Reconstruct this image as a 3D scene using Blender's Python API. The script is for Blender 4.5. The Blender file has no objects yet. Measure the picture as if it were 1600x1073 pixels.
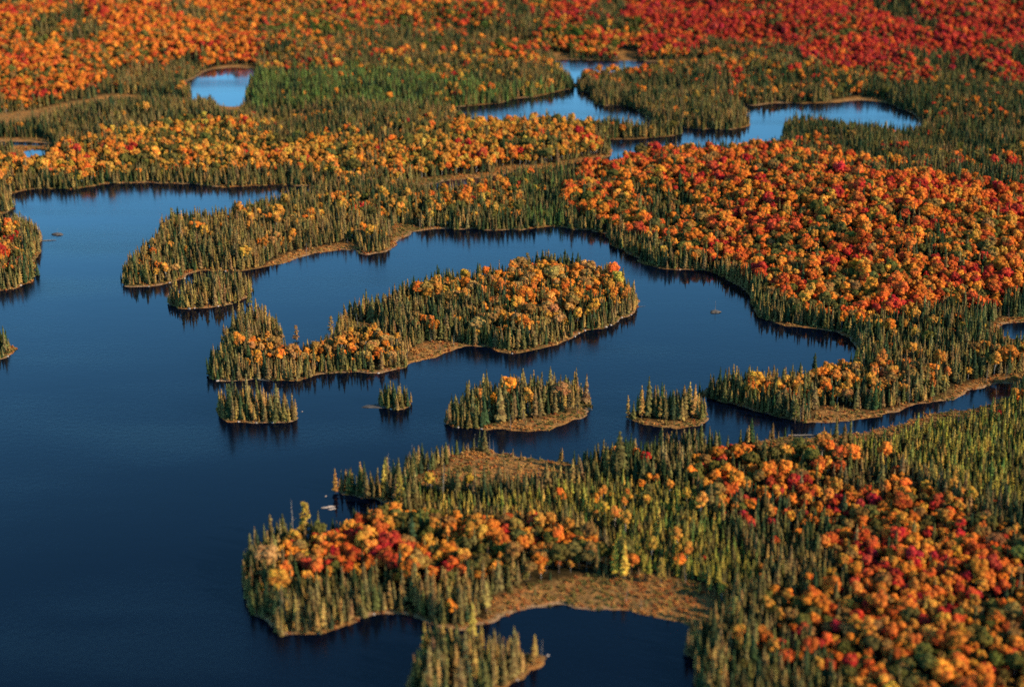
import bpy, bmesh, math, random
import numpy as np
from mathutils import Vector, Matrix, kdtree, noise as mnoise

C = bpy.context.scene
COL = C.collection
RNG = np.random.default_rng(11)
random.seed(5)

# ------------------------------------------------------------------ camera
CAM_H, PITCH, FPX = 350.0, math.radians(19.34), 2667.0
cam_d = bpy.data.cameras.new('camera'); cam = bpy.data.objects.new('camera', cam_d); COL.objects.link(cam)
cam.location = (0, 0, CAM_H); cam.rotation_euler = (math.radians(90) - PITCH, 0, 0)
cam_d.sensor_width = 36; cam_d.lens = FPX / 1600 * 36
cam_d.clip_start = 5; cam_d.clip_end = 60000
cam_d.dof.use_dof = True; cam_d.dof.focus_distance = 1080
cam_d.dof.aperture_fstop = 0.0145
C.camera = cam
CP, SP = math.cos(PITCH), math.sin(PITCH)

# ------------------------------------------------------------------ light
SUN_EL, SUN_AZ = math.radians(25), math.radians(66)      # azimuth: clockwise from behind the camera towards its right
sun_dir = Vector((math.sin(SUN_AZ) * math.cos(SUN_EL), -math.cos(SUN_AZ) * math.cos(SUN_EL), math.sin(SUN_EL)))
w = bpy.data.worlds.new('World'); C.world = w; w.use_nodes = True
nt = w.node_tree; bg = nt.nodes['Background']
sky = nt.nodes.new('ShaderNodeTexSky'); sky.sky_type = 'NISHITA'; sky.sun_disc = False
sky.sun_elevation = SUN_EL; sky.sun_rotation = math.atan2(sun_dir.x, sun_dir.y)
sky.air_density = 1.0; sky.dust_density = 0.3; sky.ozone_density = 3.0
tn = nt.nodes.new('ShaderNodeVectorMath'); tn.operation = 'MULTIPLY'; tn.inputs[1].default_value = (.66, 1.28, 1.48)      # a clear, deep blue autumn sky
nt.links.new(sky.outputs[0], tn.inputs[0])
# the low sky is brighter than the model's, the high sky deeper
tc = nt.nodes.new('ShaderNodeTexCoord'); sx = nt.nodes.new('ShaderNodeSeparateXYZ'); cr_ = nt.nodes.new('ShaderNodeFloatCurve'); sc_ = nt.nodes.new('ShaderNodeVectorMath'); sc_.operation = 'SCALE'
cv = cr_.mapping.curves[0]; cv.points[0].location = (0, .9); cv.points[1].location = (1, .31)
for p in ((.19, .86), (.31, .66), (.42, .42), (.55, .33)): cv.points.new(*p)
cr_.mapping.update()
nt.links.new(tc.outputs['Generated'], sx.inputs[0]); nt.links.new(sx.outputs['Z'], cr_.inputs['Value'])
m3 = nt.nodes.new('ShaderNodeMath'); m3.operation = 'MULTIPLY'; m3.inputs[1].default_value = 2.55; nt.links.new(cr_.outputs[0], m3.inputs[0])
nt.links.new(tn.outputs[0], sc_.inputs[0]); nt.links.new(m3.outputs[0], sc_.inputs['Scale']); nt.links.new(sc_.outputs[0], bg.inputs[0]); bg.inputs[1].default_value = 0.082
sl = bpy.data.lights.new('sun', 'SUN'); sl.energy = 5.0; sl.angle = math.radians(0.5); sl.color = (1.0, 0.79, 0.54)
so = bpy.data.objects.new('sun', sl); COL.objects.link(so)
so.rotation_euler = sun_dir.to_track_quat('Z', 'Y').to_euler()
C.view_settings.view_transform = 'Standard'; C.view_settings.look = 'None'
C.view_settings.exposure = 0.7; C.view_settings.gamma = 1.0
C.cycles.max_bounces = 5; C.cycles.diffuse_bounces = 2; C.cycles.glossy_bounces = 2; C.cycles.transmission_bounces = 2
C.cycles.caustics_reflective = False; C.cycles.caustics_refractive = False
C.cycles.use_denoising = False

# ------------------------------------------------------------------ maths helpers
def unproj(px, py, z=0.0):
    a = (px - 800.0) / FPX; b = (536.5 - py) / FPX
    dy = CP + b * SP; dz = -SP + b * CP
    t = (z - CAM_H) / dz
    return a * t, dy * t

def proj(X, Y, Z):
    zc = Y * CP - (Z - CAM_H) * SP; yc = Y * SP + (Z - CAM_H) * CP
    return 800 + FPX * X / zc, 536.5 - FPX * yc / zc, zc

def hash2(ix, iy, seed):
    n = (ix.astype(np.int64) * 374761393 + iy.astype(np.int64) * 668265263 + seed * 974634777) & 0xffffffff
    n = ((n ^ (n >> 13)) * 1274126177) & 0xffffffff
    return ((n ^ (n >> 16)) & 0xffff) / 65535.0

def vnoise(x, y, s, seed=0):
    x = np.asarray(x, float) / s; y = np.asarray(y, float) / s
    ix = np.floor(x); iy = np.floor(y); fx = x - ix; fy = y - iy
    fx = fx * fx * (3 - 2 * fx); fy = fy * fy * (3 - 2 * fy)
    a = hash2(ix, iy, seed); b = hash2(ix + 1, iy, seed); c = hash2(ix, iy + 1, seed); d = hash2(ix + 1, iy + 1, seed)
    return (a * (1 - fx) + b * fx) * (1 - fy) + (c * (1 - fx) + d * fx) * fy

def fnoise(x, y, s, seed=0):
    return (vnoise(x, y, s, seed) + 0.5 * vnoise(x, y, s / 2.1, seed + 1) + 0.25 * vnoise(x, y, s / 4.3, seed + 2)) / 1.75

def sstep(a, b, x):
    t = np.clip((x - a) / (b - a), 0, 1); return t * t * (3 - 2 * t)

def inside(px, py, poly):
    P = np.asarray(poly, float); r = np.zeros(px.shape, bool)
    m = (px >= P[:, 0].min()) & (px <= P[:, 0].max()) & (py >= P[:, 1].min()) & (py <= P[:, 1].max())
    x = px[m]; y = py[m]; rr = np.zeros(x.shape, bool)
    for (x0, y0), (x1, y1) in zip(P, np.roll(P, -1, 0)):
        if y0 == y1: continue
        c = ((y0 > y) != (y1 > y)) & (x < (x1 - x0) * (y - y0) / (y1 - y0) + x0)
        rr ^= c
    r[m] = rr
    return r

# ------------------------------------------------------------------ shorelines (as seen in the survey of the place)
MAIN = [(12,304),(33,298),(60,294),(83,295),(101,297),(126,294),(151,290),(189,286),(214,284),(239,285),(277,286),(302,289),(340,293),(372,293),(400,290),(438,289),(475,291),(501,292),(506,299),(480,308),(440,318),(392,330),(350,343),(300,347),(264,350),(252,356),(246,368),(228,393),(206,418),(191,434),(187,447),(197,453),(226,450),(252,446),(272,443),(289,437),(309,423),(325,424),(350,427),(382,425),(400,421),(413,415),(433,413),(455,407),(465,401),(488,395),(508,392),(531,391),(551,388),(560,389),(561,396),(581,397),(601,395),(619,391),(630,384),(631,376),(633,368),(644,362),(659,358),(689,357),(714,358),(752,359),(800,359),(825,358),(845,356),(863,354),(883,357),(901,359),(926,362),(945,368),(954,382),(974,390),(1000,405),(1014,413),(1036,421),(1067,423),(1079,421),(1102,424),(1127,434),(1152,449),(1165,461),(1172,471),(1175,484),(1180,493),(1200,497),(1225,506),(1238,510),(1255,510),(1275,509),(1300,514),(1322,518),(1334,530),(1336,548),(1325,566),(1310,583),(1270,597),(1200,601),(1160,604),(1120,604),(1095,606),(1076,612),(1078,620),(1100,624),(1127,624),(1145,628),(1172,639),(1177,646),(1200,651),(1228,652),(1231,662),(1258,663),(1283,662),(1306,659),(1326,663),(1341,661),(1361,656),(1391,654),(1399,648),(1426,639),(1442,636),(1464,632),(1489,627),(1502,625),(1517,618),(1535,608),(1560,602),(1585,597),(1596,599),(1590,607),(1572,612),(1552,624),(1524,635),(1499,637),(1464,638),(1440,642),(1416,656),(1390,663),(1364,669),(1348,673),(1300,681),(1288,682),(1235,681),(1180,692),(1130,699),(1100,694),(1075,691),(1054,689),(1020,703),(985,710),(960,716),(936,721),(921,724),(883,725),(863,721),(838,719),(820,716),(800,714),(792,707),(777,702),(770,697),(755,693),(740,697),(732,706),(707,711),(690,719),(665,725),(640,724),(618,722),(611,730),(618,737),(632,740),(625,748),(600,755),(560,757),(520,755),(500,755),(491,762),(497,770),(511,768),(526,773),(541,776),(561,776),(571,781),(574,788),(586,789),(594,784),(606,790),(602,803),(590,815),(560,827),(530,833),(500,840),(470,845),(440,852),(415,860),(400,868),(388,882),(383,895),(382,920),(387,940),(393,956),(408,984),(420,992),(436,996),(451,998),(476,999),(501,993),(526,984),(552,974),(567,968),(592,966),(614,964),(635,963),(655,966),(680,974),(710,980),(740,984),(761,979),(776,972),(796,961),(816,954),(836,949),(859,945),(877,948),(897,949),(909,946),(935,950),(960,954),(988,956),(1013,963),(1038,972),(1056,977),(1076,981),(1082,990),(1081,1012),(1080,1073),(1076,1120),(1050,1200),(1000,1290),(-500,1290),(-700,900),(-600,600),(-250,470),(-60,462),(0,456),(25,448),(45,440),(53,433),(48,411),(57,401),(64,383),(67,372),(62,364),(40,358),(0,354),(-60,350),(-60,340),(0,337),(23,332),(27,328),(22,318)]
UPPER = [(694,170),(727,166),(785,162),(792,157),(800,153),(838,152),(863,146),(883,141),(897,138),(895,130),(888,122),(880,113),(868,104),(862,98),(864,94),(893,92),(946,95),(991,95),(1011,96),(1060,95),(1102,94),(1100,101),(1060,108),(1000,116),(951,119),(912,119),(905,124),(903,134),(908,143),(926,145),(925,155),(928,163),(936,165),(976,165),(991,167),(1000,176),(1012,187),(1035,196),(1067,200),(1097,203),(1140,203),(1162,200),(1172,194),(1170,186),(1158,176),(1152,168),(1152,162),(1175,166),(1200,162),(1238,162),(1263,163),(1296,161),(1326,158),(1351,157),(1386,161),(1408,170),(1428,180),(1440,190),(1444,200),(1436,208),(1415,211),(1370,208),(1320,202),(1270,194),(1240,190),(1228,198),(1222,208),(1226,218),(1232,228),(1228,230),(1200,235),(1157,238),(1114,238),(1051,238),(1009,240),(985,246),(960,256),(920,264),(870,272),(800,281),(775,286),(745,297),(700,302),(665,303),(625,300),(622,296),(668,290),(690,284),(745,279),(800,270),(840,266),(890,258),(945,247),(958,240),(956,230),(945,222),(941,217),(976,218),(1019,216),(1052,212),(1067,209),(1064,205),(1045,205),(1020,204),(990,204),(930,199),(850,193),(800,193),(740,196),(705,182),(692,174)]
POND_NW = [(282,131),(302,123),(317,114),(335,108),(362,106),(387,108),(398,112),(394,130),(385,150),(380,164),(372,167),(340,165),(304,159),(299,151),(294,138)]
POND_W = [(34,235),(70,233),(76,244),(60,252),(36,248)]
CREEK_W = [(-40,222),(20,221),(75,224),(74,228),(20,227),(-40,229)]
POND_E = [(1572,506),(1600,504),(1680,502),(1680,534),(1600,536),(1578,528),(1566,516)]
FAR_W = [(500,-8),(520,-14),(570,-12),(568,4),(548,8),(520,9),(502,4)]
FAR_E = [(1560,-2),(1590,-14),(1700,-14),(1700,6),(1600,6),(1575,4)]
LAKES = [MAIN, UPPER, POND_NW, POND_W, CREEK_W, POND_E, FAR_W, FAR_E]
ISL = {
 'C': [(267,478),(279,481),(294,484),(307,481),(320,478),(340,478),(360,477),(377,469),(388,458),(392,450),(388,444),(375,441),(340,444),(310,448),(285,454),(270,468)],
 'D': [(348,520),(340,545),(326,570),(319,592),(330,598),(345,599),(400,594),(445,594),(475,592),(501,588),(518,583),(556,583),(591,585),(614,581),(636,574),(649,568),(669,561),(692,554),(719,545),(730,542),(765,543),(775,549),(800,550),(815,551),(845,547),(868,542),(886,537),(902,528),(906,520),(926,518),(951,511),(971,504),(989,494),(1000,486),(1002,479),(994,465),(980,450),(960,438),(936,428),(900,421),(870,417),(830,418),(800,428),(747,437),(700,440),(660,450),(625,465),(608,480),(575,484),(545,490),(529,500),(526,512),(520,532),(500,548),(478,554),(455,553),(438,545),(434,525),(440,506),(428,494),(395,491),(365,496),(352,505)],
 'M': [(330,638),(334,651),(360,658),(400,661),(425,664),(450,663),(468,660),(476,653),(470,642),(450,634),(420,628),(380,625),(342,626)],
 'N': [(577,631),(596,628),(610,622),(626,620),(640,623),(649,633),(644,639),(626,643),(609,641),(591,634)],
 'O': [(688,660),(702,670),(722,675),(752,672),(777,673),(800,676),(825,676),(858,676),(875,671),(880,662),(901,661),(911,653),(925,639),(926,633),(918,622),(905,613),(870,608),(830,608),(780,613),(740,622),(710,636),(692,648)],
 'F': [(974,651),(986,660),(1014,667),(1047,670),(1077,670),(1102,666),(1111,660),(1107,651),(1090,643),(1040,640),(1000,642),(980,646)],
 'J': [(628,1050),(632,1038),(650,1022),(690,1012),(720,1016),(770,1029),(800,1023),(845,1017),(862,1022),(859,1030),(849,1042),(826,1048),(806,1057),(791,1065),(786,1075),(770,1095),(700,1112),(640,1104),(626,1072)],
 'L': [(-60,522),(-10,528),(18,536),(25,545),(20,556),(10,559),(0,561),(-60,572)],
'NS': [(576,631),(600,634),(612,638),(609,641),(591,636)],
 'P': [(1109,486),(1114,484),(1121,486),(1126,489),(1118,490),(1111,489)],
 'R': [(82,365),(88,364),(95,365),(96,368),(88,369),(83,367)],
}
PONDS = [[(545,507),(567,507),(567,513),(546,513)]]

def to_world(poly):
    P = np.array(poly, float); X, Y = unproj(P[:, 0], P[:, 1]); return np.stack([X, Y], 1)

def ragged(poly, amp=2.2):
    P = to_world(poly); out = []
    for a, b in zip(P, np.roll(P, -1, 0)):
        L = np.hypot(*(b - a)); n = max(1, int(L / 1.6)) if L < 900 else 1
        t = (np.arange(n) / n)[:, None]; out.append(a + (b - a) * t)
    P = np.concatenate(out)
    s = np.roll(P, 3, 0) + np.roll(P, -3, 0) + np.roll(P, 6, 0) + np.roll(P, -6, 0) + 2 * P
    P = s / 6
    T = np.roll(P, -1, 0) - np.roll(P, 1, 0); T /= np.maximum(np.hypot(T[:, 0], T[:, 1]), 1e-6)[:, None]
    N = np.stack([T[:, 1], -T[:, 0]], 1)
    d = (vnoise(P[:, 0], P[:, 1], 26, 3) - .5) * 2.4 * amp + (vnoise(P[:, 0], P[:, 1], 7, 4) - .5) * 1.3 * amp + (vnoise(P[:, 0], P[:, 1], 2.7, 5) - .5) * .6 * amp
    return P + N * d[:, None]

W_LAKES = [ragged(p, 3.6 if p is MAIN else 2.6) for p in LAKES]
W_ISL = [ragged(p, 0.4 if k in ('P', 'R', 'NS', 'N') else 3.0) for k, p in ISL.items()]
W_PONDS = [ragged(p, 1.0) for p in PONDS]
GX0, GX1, GY0, GY1, GS = -1250.0, 1250.0, 420.0, 3250.0, 2.0
gx = np.arange(GX0, GX1 + .1, GS); gy = np.arange(GY0, GY1 + .1, GS)

def scan(polys):
    m = np.zeros((len(gy), len(gx)), bool)
    for P in polys:
        a = P; b = np.roll(P, -1, 0)
        j0 = max(0, int((P[:, 1].min() - GY0) / GS)); j1 = min(len(gy), int((P[:, 1].max() - GY0) / GS) + 2)
        for j in range(j0, j1):
            y = gy[j]; k = (a[:, 1] > y) != (b[:, 1] > y)
            if not k.any(): continue
            xs = np.sort((b[k, 0] - a[k, 0]) * (y - a[k, 1]) / (b[k, 1] - a[k, 1]) + a[k, 0])
            m[j] |= (np.searchsorted(xs, gx) % 2) == 1
    return m

water = (scan(W_LAKES) & ~scan(W_ISL)) | scan(W_PONDS)
pts = np.concatenate(W_LAKES + W_ISL + W_PONDS)
# nearest shoreline point on the grid: jump flooding over cells, exact distances to the points kept in them
def flood(mask_pts):
    H, Wd = len(gy), len(gx)
    near = np.full((H, Wd, 2), 1e9)
    ix = np.clip(np.round((mask_pts[:, 0] - GX0) / GS).astype(int), 0, Wd - 1); iy = np.clip(np.round((mask_pts[:, 1] - GY0) / GS).astype(int), 0, H - 1)
    ok = (mask_pts[:, 0] > GX0) & (mask_pts[:, 0] < GX1) & (mask_pts[:, 1] > GY0) & (mask_pts[:, 1] < GY1)
    near[iy[ok], ix[ok]] = mask_pts[ok]
    XX, YY = np.meshgrid(gx, gy)
    d2 = (near[..., 0] - XX) ** 2 + (near[..., 1] - YY) ** 2
    for s in (1, 2, 64, 32, 16, 8, 4, 2, 1, 1):
        for dy in (-s, 0, s):
            for dx in (-s, 0, s):
                if dx == 0 and dy == 0: continue
                sy = slice(max(0, dy), H + min(0, dy)); ty = slice(max(0, -dy), H + min(0, -dy))
                sx = slice(max(0, dx), Wd + min(0, dx)); tx = slice(max(0, -dx), Wd + min(0, -dx))
                cand = near[sy, sx]
                dd = (cand[..., 0] - XX[ty, tx]) ** 2 + (cand[..., 1] - YY[ty, tx]) ** 2
                b = dd < d2[ty, tx]
                if b.any():
                    n_ = near[ty, tx]; n_[b] = cand[b]; dv = d2[ty, tx]; dv[b] = dd[b]
    return np.sqrt(d2)
SD = np.minimum(flood(pts), 400.0) * np.where(water, -1, 1)

def samp(F, x, y):
    u = np.clip((np.asarray(x, float) - GX0) / GS, 0, len(gx) - 1.001); v = np.clip((np.asarray(y, float) - GY0) / GS, 0, len(gy) - 1.001)
    i = u.astype(int); j = v.astype(int); u = u - i; v = v - j
    return (F[j, i] * (1 - u) + F[j, i + 1] * u) * (1 - v) + (F[j + 1, i] * (1 - u) + F[j + 1, i + 1] * u) * v

# ------------------------------------------------------------------ marshes
MARSH = [
 [(609,350),(640,350),(660,357),(646,364),(636,372),(634,386),(620,392),(613,388),(616,370)],
 [(404,424),(430,404),(460,393),(500,386),(560,380),(561,392),(520,394),(470,404),(440,416)],
 [(644,574),(640,545),(652,537),(690,533),(726,539),(720,547),(669,563)],
 [(752,674),(770,664),(830,660),(870,648),(900,640),(926,628),(930,640),(915,656),(882,664),(862,678),(800,678)],
 [(642,748),(690,738),(706,714),(735,706),(742,694),(770,694),(802,714),(866,722),(908,727),(902,748),(860,757),(820,768),(740,768),(690,764),(655,756)],
 [(760,982),(770,936),(800,922),(850,914),(900,907),(950,899),(990,897),(1040,905),(1090,922),(1122,932),(1130,955),(1112,985),(1084,990),(1040,976),(960,957),(860,948),(800,962)],
 [(1262,664),(1284,640),(1300,636),(1330,645),(1380,646),(1420,635),(1445,628),(1448,636),(1400,652),(1345,664)],
 [(1446,634),(1470,619),(1500,605),(1545,590),(1600,585),(1650,582),(1650,592),(1585,600),(1540,610),(1505,628)],
 [(1130,700),(1180,692),(1235,682),(1300,683),(1340,677),(1360,690),(1310,706),(1240,712),(1160,716)],
 [(1336,676),(1390,664),(1440,652),(1500,642),(1560,622),(1580,616),(1570,634),(1500,660),(1440,672),(1400,690),(1350,700)],
 [(1548,504),(1600,536),(1660,536),(1660,556),(1590,556),(1545,530)],
 [(1045,686),(1100,686),(1102,698),(1060,700)],
 [(975,654),(1000,658),(1060,662),(1111,652),(1112,662),(1080,672),(1010,669)],
 [(1556,504),(1570,497),(1650,495),(1650,540),(1580,534),(1560,520)],
 [(318,118),(340,104),(390,101),(402,108),(396,114),(360,110),(325,116)],
 [(334,163),(380,163),(384,178),(366,198),(338,192)],
 [(-60,182),(0,178),(60,172),(145,161),(200,148),(228,152),(300,155),(310,168),(230,176),(150,180),(90,188),(30,204),(-60,208)],
 [(-60,216),(75,217),(88,228),(84,252),(60,262),(30,258),(20,236),(-60,244)],
 [(604,296),(640,283),(700,276),(772,270),(772,279),(690,288),(620,301)],
 [(772,262),(860,258),(945,240),(960,246),(880,264),(800,274),(772,280)],
 [(858,84),(893,86),(893,94),(862,95)],
 [(965,84),(995,84),(995,96),(968,96)],
 [(1290,158),(1350,151),(1390,157),(1386,163),(1300,164)],
 [(405,14),(455,16),(455,20),(405,20)],
 [(540,502),(572,502),(600,512),(590,522),(540,518)],
 [(385,148),(400,170),(470,172),(560,178),(470,180),(390,176)],
]
marsh = scan([ragged(p, 2.0) for p in MARSH]).astype(float)
for _ in range(2):
    marsh = (marsh + np.roll(marsh, 1, 0) + np.roll(marsh, -1, 0) + np.roll(marsh, 1, 1) + np.roll(marsh, -1, 1)) / 5

# ------------------------------------------------------------------ terrain
def height(x, y):
    d = samp(SD, x, y); mr = samp(marsh, x, y)
    h = np.where(d < 0, np.maximum(d * .3, -2.5), 0.45 * sstep(0, 2.5, d) + 0.012 * np.clip(d, 0, 80))
    roll = ((fnoise(x, y, 160, 21) - .35) * 9 + (vnoise(x, y, 75, 23) - .5) * (5 + 17 * sstep(1150, 1900, y))) * sstep(8, 90, d)
    u, v, _ = proj(x, y, 0 * x)
    S = np.exp(-(((u - 1330) / 330) ** 2 + ((v - 345) / 90) ** 2)) * 20 * sstep(10, 130, d)
    far = sstep(2000, 2900, y) * (25 + 55 * fnoise(x, y, 700, 31)) * sstep(0, 150, d)
    nw = np.exp(-(((u - 150) / 230) ** 2 + ((v - 60) / 60) ** 2)) * 18 * sstep(10, 120, d)
    return h + (roll + S + far + nw) * (1 - mr) + np.where((d > .5), (vnoise(x, y, 3.1, 8) - .5) * .35, 0)

def link_mesh(name, V, F, mats=(), parent=None, smooth=False, link=True):
    me = bpy.data.meshes.new(name)
    me.from_pydata(V if isinstance(V, list) else V.tolist(), [], F if isinstance(F, list) else F.tolist())
    for m in mats: me.materials.append(m)
    if smooth: me.polygons.foreach_set('use_smooth', [True] * len(me.polygons))
    o = bpy.data.objects.new(name, me)
    if link: COL.objects.link(o)
    if parent: o.parent = parent
    return o

def grid_faces(nr, nc):
    j, i = np.meshgrid(np.arange(nr - 1), np.arange(nc - 1), indexing='ij'); a = (j * nc + i).ravel()
    return np.stack([a, a + 1, a + nc + 1, a + nc], 1)

def mat(name):
    m = bpy.data.materials.new(name); m.use_nodes = True; n = m.node_tree
    for x in list(n.nodes): n.nodes.remove(x)
    return m, n, (lambda t, **k: mk(n, t, **k)), n.links.new

def mk(n, t, **k):
    x = n.nodes.new(t)
    for a, b in k.items(): setattr(x, a, b)
    return x

def ramp(N, stops):
    r = N('ShaderNodeValToRGB'); e = r.color_ramp.elements
    while len(e) > 1: e.remove(e[-1])
    e[0].position, e[0].color = stops[0][0], (*stops[0][1], 1)
    for p, c in stops[1:]:
        q = e.new(p); q.color = (*c, 1)
    return r

def mixc(N, L, f, a, b):
    m = N('ShaderNodeMix'); m.data_type = 'RGBA'
    for s, v in ((m.inputs['Factor'], f), (m.inputs['A'], a), (m.inputs['B'], b)):
        if isinstance(v, (int, float)): s.default_value = v
        elif isinstance(v, tuple): s.default_value = (*v, 1)
        else: L(v, s)
    return m.outputs['Result']

# ground material: forest floor, bank and marsh
MG, n_, N, L = mat('ground')
geo = N('ShaderNodeNewGeometry'); att = N('ShaderNodeAttribute', attribute_name='zone'); sep = N('ShaderNodeSeparateColor'); L(att.outputs['Color'], sep.inputs[0])
def nz(scale, detail=4, rough=.6):
    x = N('ShaderNodeTexNoise'); x.inputs['Scale'].default_value = scale; x.inputs['Detail'].default_value = detail; x.inputs['Roughness'].default_value = rough; L(geo.outputs['Position'], x.inputs['Vector']); return x
n1, n2, n3 = nz(.5, 5), nz(.11, 5), nz(1.6, 4, .7)
floor = ramp(N, [(0.3, (.012, .012, .006)), (.55, (.035, .026, .012)), (.75, (.07, .045, .02))]); L(n1.outputs['Fac'], floor.inputs[0])
mar = ramp(N, [(0.28, (.09, .055, .022)), (.42, (.28, .125, .038)), (.55, (.42, .19, .06)), (.75, (.50, .27, .10))]); L(n1.outputs['Fac'], mar.inputs[0])
mar2 = ramp(N, [(0.32, (.42, .14, .04)), (.45, (.30, .15, .045)), (.56, (.10, .07, .03)), (.7, (.30, .20, .07))]); L(n2.outputs['Fac'], mar2.inputs[0])
mm = mixc(N, L, .6, mar.outputs[0], mar2.outputs[0])
bank = ramp(N, [(0.3, (.07, .04, .022)), (.5, (.27, .155, .075)), (.72, (.52, .36, .22))]); L(n3.outputs['Fac'], bank.inputs[0])
c1 = mixc(N, L, sep.outputs['Red'], floor.outputs[0], mm)
c2 = mixc(N, L, sep.outputs['Green'], c1, bank.outputs[0])
df = N('ShaderNodeBsdfDiffuse'); L(c2, df.inputs[0])
bp = N('ShaderNodeBump'); bp.inputs['Strength'].default_value = .8; bp.inputs['Distance'].default_value = 1.2; L(n1.outputs['Fac'], bp.inputs['Height']); L(bp.outputs[0], df.inputs['Normal'])
out = N('ShaderNodeOutputMaterial'); L(df.outputs[0], out.inputs[0])

rows = np.concatenate([np.array([-3000, -800, 0, 200, 330, 400]), 425 * np.exp(np.arange(0, math.log(3200 / 425), .0026)), 3200 * np.exp(np.arange(.05, 2.6, .12))])
sc = np.concatenate([-np.geomspace(8, .46, 14), np.arange(-.44, .4401, .0026), np.geomspace(.46, 8, 14)])
Yg = np.repeat(rows[:, None], len(sc), 1); Xg = sc[None, :] * np.maximum(np.abs(Yg), 425.0)
hx, hy = Xg.ravel(), Yg.ravel()
core = (np.abs(hx) < 1240) & (hy > 425) & (hy < 3240)
Z = height(hx, hy)
Z = np.where(core, Z, np.where(hy <= 425, -2.0 + 0 * Z, 8 + 45 * fnoise(hx, hy, 900, 31)))
Z = np.where((hy <= 425) & (np.abs(hx) > 250), 3.0, Z)
V = np.stack([hx, hy, Z], 1)
Fq = grid_faces(len(rows), len(sc))
ground = link_mesh('ground', V, Fq, [MG], smooth=True); ground['kind'] = 'structure'
dsh = samp(SD, hx, hy)
zr = np.where(core, samp(marsh, hx, hy), 0.0)
bn = vnoise(hx, hy, 14, 55)
zg = np.where(core, (1 - sstep(.6 + 1.2 * bn, 1.4 + 2.4 * bn, dsh)) * sstep(.3, .62, vnoise(hx, hy, 26, 56) * .7 + .3 * bn), 0)
zfr = np.where(core, (1 - sstep(1, 3 + 4 * bn, dsh)) * .8, 0)
ca = ground.data.color_attributes.new('zone', 'FLOAT_COLOR', 'POINT')
ca.data.foreach_set('color', np.stack([np.maximum(zr, zfr), zg, 0 * zg, 1 + 0 * zg], 1).ravel())

# water
MW, n_, N, L = mat('lake_water')
geo = N('ShaderNodeNewGeometry')
def wn(sx, sy, detail=3):
    mp = N('ShaderNodeMapping'); mp.inputs['Scale'].default_value = (sx, sy, 1); L(geo.outputs['Position'], mp.inputs['Vector'])
    x = N('ShaderNodeTexNoise'); x.inputs['Scale'].default_value = 1; x.inputs['Detail'].default_value = detail; L(mp.outputs[0], x.inputs['Vector']); return x
patch = wn(.0035, .011, 5); rip = wn(.35, .35, 3); swell = wn(.05, .09, 2)
rr = N('ShaderNodeMapRange'); rr.inputs[1].default_value = .38; rr.inputs[2].default_value = .66; rr.inputs[3].default_value = .05; rr.inputs[4].default_value = .24; L(patch.outputs['Fac'], rr.inputs[0])
pb = N('ShaderNodeBsdfPrincipled'); pb.inputs['Base Color'].default_value = (.0008, .0025, .008, 1); pb.inputs['IOR'].default_value = 1.285
L(rr.outputs[0], pb.inputs['Roughness'])
b1 = N('ShaderNodeBump'); b1.inputs['Strength'].default_value = .25; b1.inputs['Distance'].default_value = .05; L(rip.outputs['Fac'], b1.inputs['Height'])
rd = N('ShaderNodeMapRange'); rd.inputs[1].default_value = .4; rd.inputs[2].default_value = .62; rd.inputs[3].default_value = .01; rd.inputs[4].default_value = .26; L(patch.outputs['Fac'], rd.inputs[0]); L(rd.outputs[0], b1.inputs['Distance'])
b2 = N('ShaderNodeBump'); b2.inputs['Strength'].default_value = .15; b2.inputs['Distance'].default_value = .12; L(swell.outputs['Fac'], b2.inputs['Height']); L(b1.outputs[0], b2.inputs['Normal'])
L(b2.outputs[0], pb.inputs['Normal'])
out = N('ShaderNodeOutputMaterial'); L(pb.outputs[0], out.inputs[0])
lake = link_mesh('lake_water', [(-2600, -2500, 0), (2600, -2500, 0), (2600, 3300, 0), (-2600, 3300, 0)], [(0, 1, 2, 3)], [MW]); lake['kind'] = 'structure'

# ------------------------------------------------------------------ foliage materials
def foliage(name, transl, var=.3, bumpy=True):
    m, n_, N, L = mat(name)
    a = N('ShaderNodeAttribute', attribute_name='tint', attribute_type='INSTANCER')
    c = N('ShaderNodeAttribute', attribute_name='clump')
    mr = N('ShaderNodeMapRange'); mr.inputs[3].default_value = 1 - var; mr.inputs[4].default_value = 1 + var; L(c.outputs['Fac'], mr.inputs[0])
    hs = N('ShaderNodeHueSaturation'); L(a.outputs['Color'], hs.inputs['Color']); L(mr.outputs[0], hs.inputs['Value'])
    mh = N('ShaderNodeMapRange'); mh.inputs[3].default_value = .485; mh.inputs[4].default_value = .52; L(c.outputs['Fac'], mh.inputs[0]); L(mh.outputs[0], hs.inputs['Hue'])
    d = N('ShaderNodeBsdfDiffuse'); L(hs.outputs[0], d.inputs[0])
    t = N('ShaderNodeBsdfTranslucent'); L(hs.outputs[0], t.inputs[0])
    mx = N('ShaderNodeMixShader'); mx.inputs[0].default_value = transl; L(d.outputs[0], mx.inputs[1]); L(t.outputs[0], mx.inputs[2])
    out = N('ShaderNodeOutputMaterial'); L(mx.outputs[0], out.inputs[0]); return m
M_LEAF = foliage('leaf', .22); M_NEED = foliage('needle', .08, .5); M_GRASS = foliage('marsh_grass', .2, .5)

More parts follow.
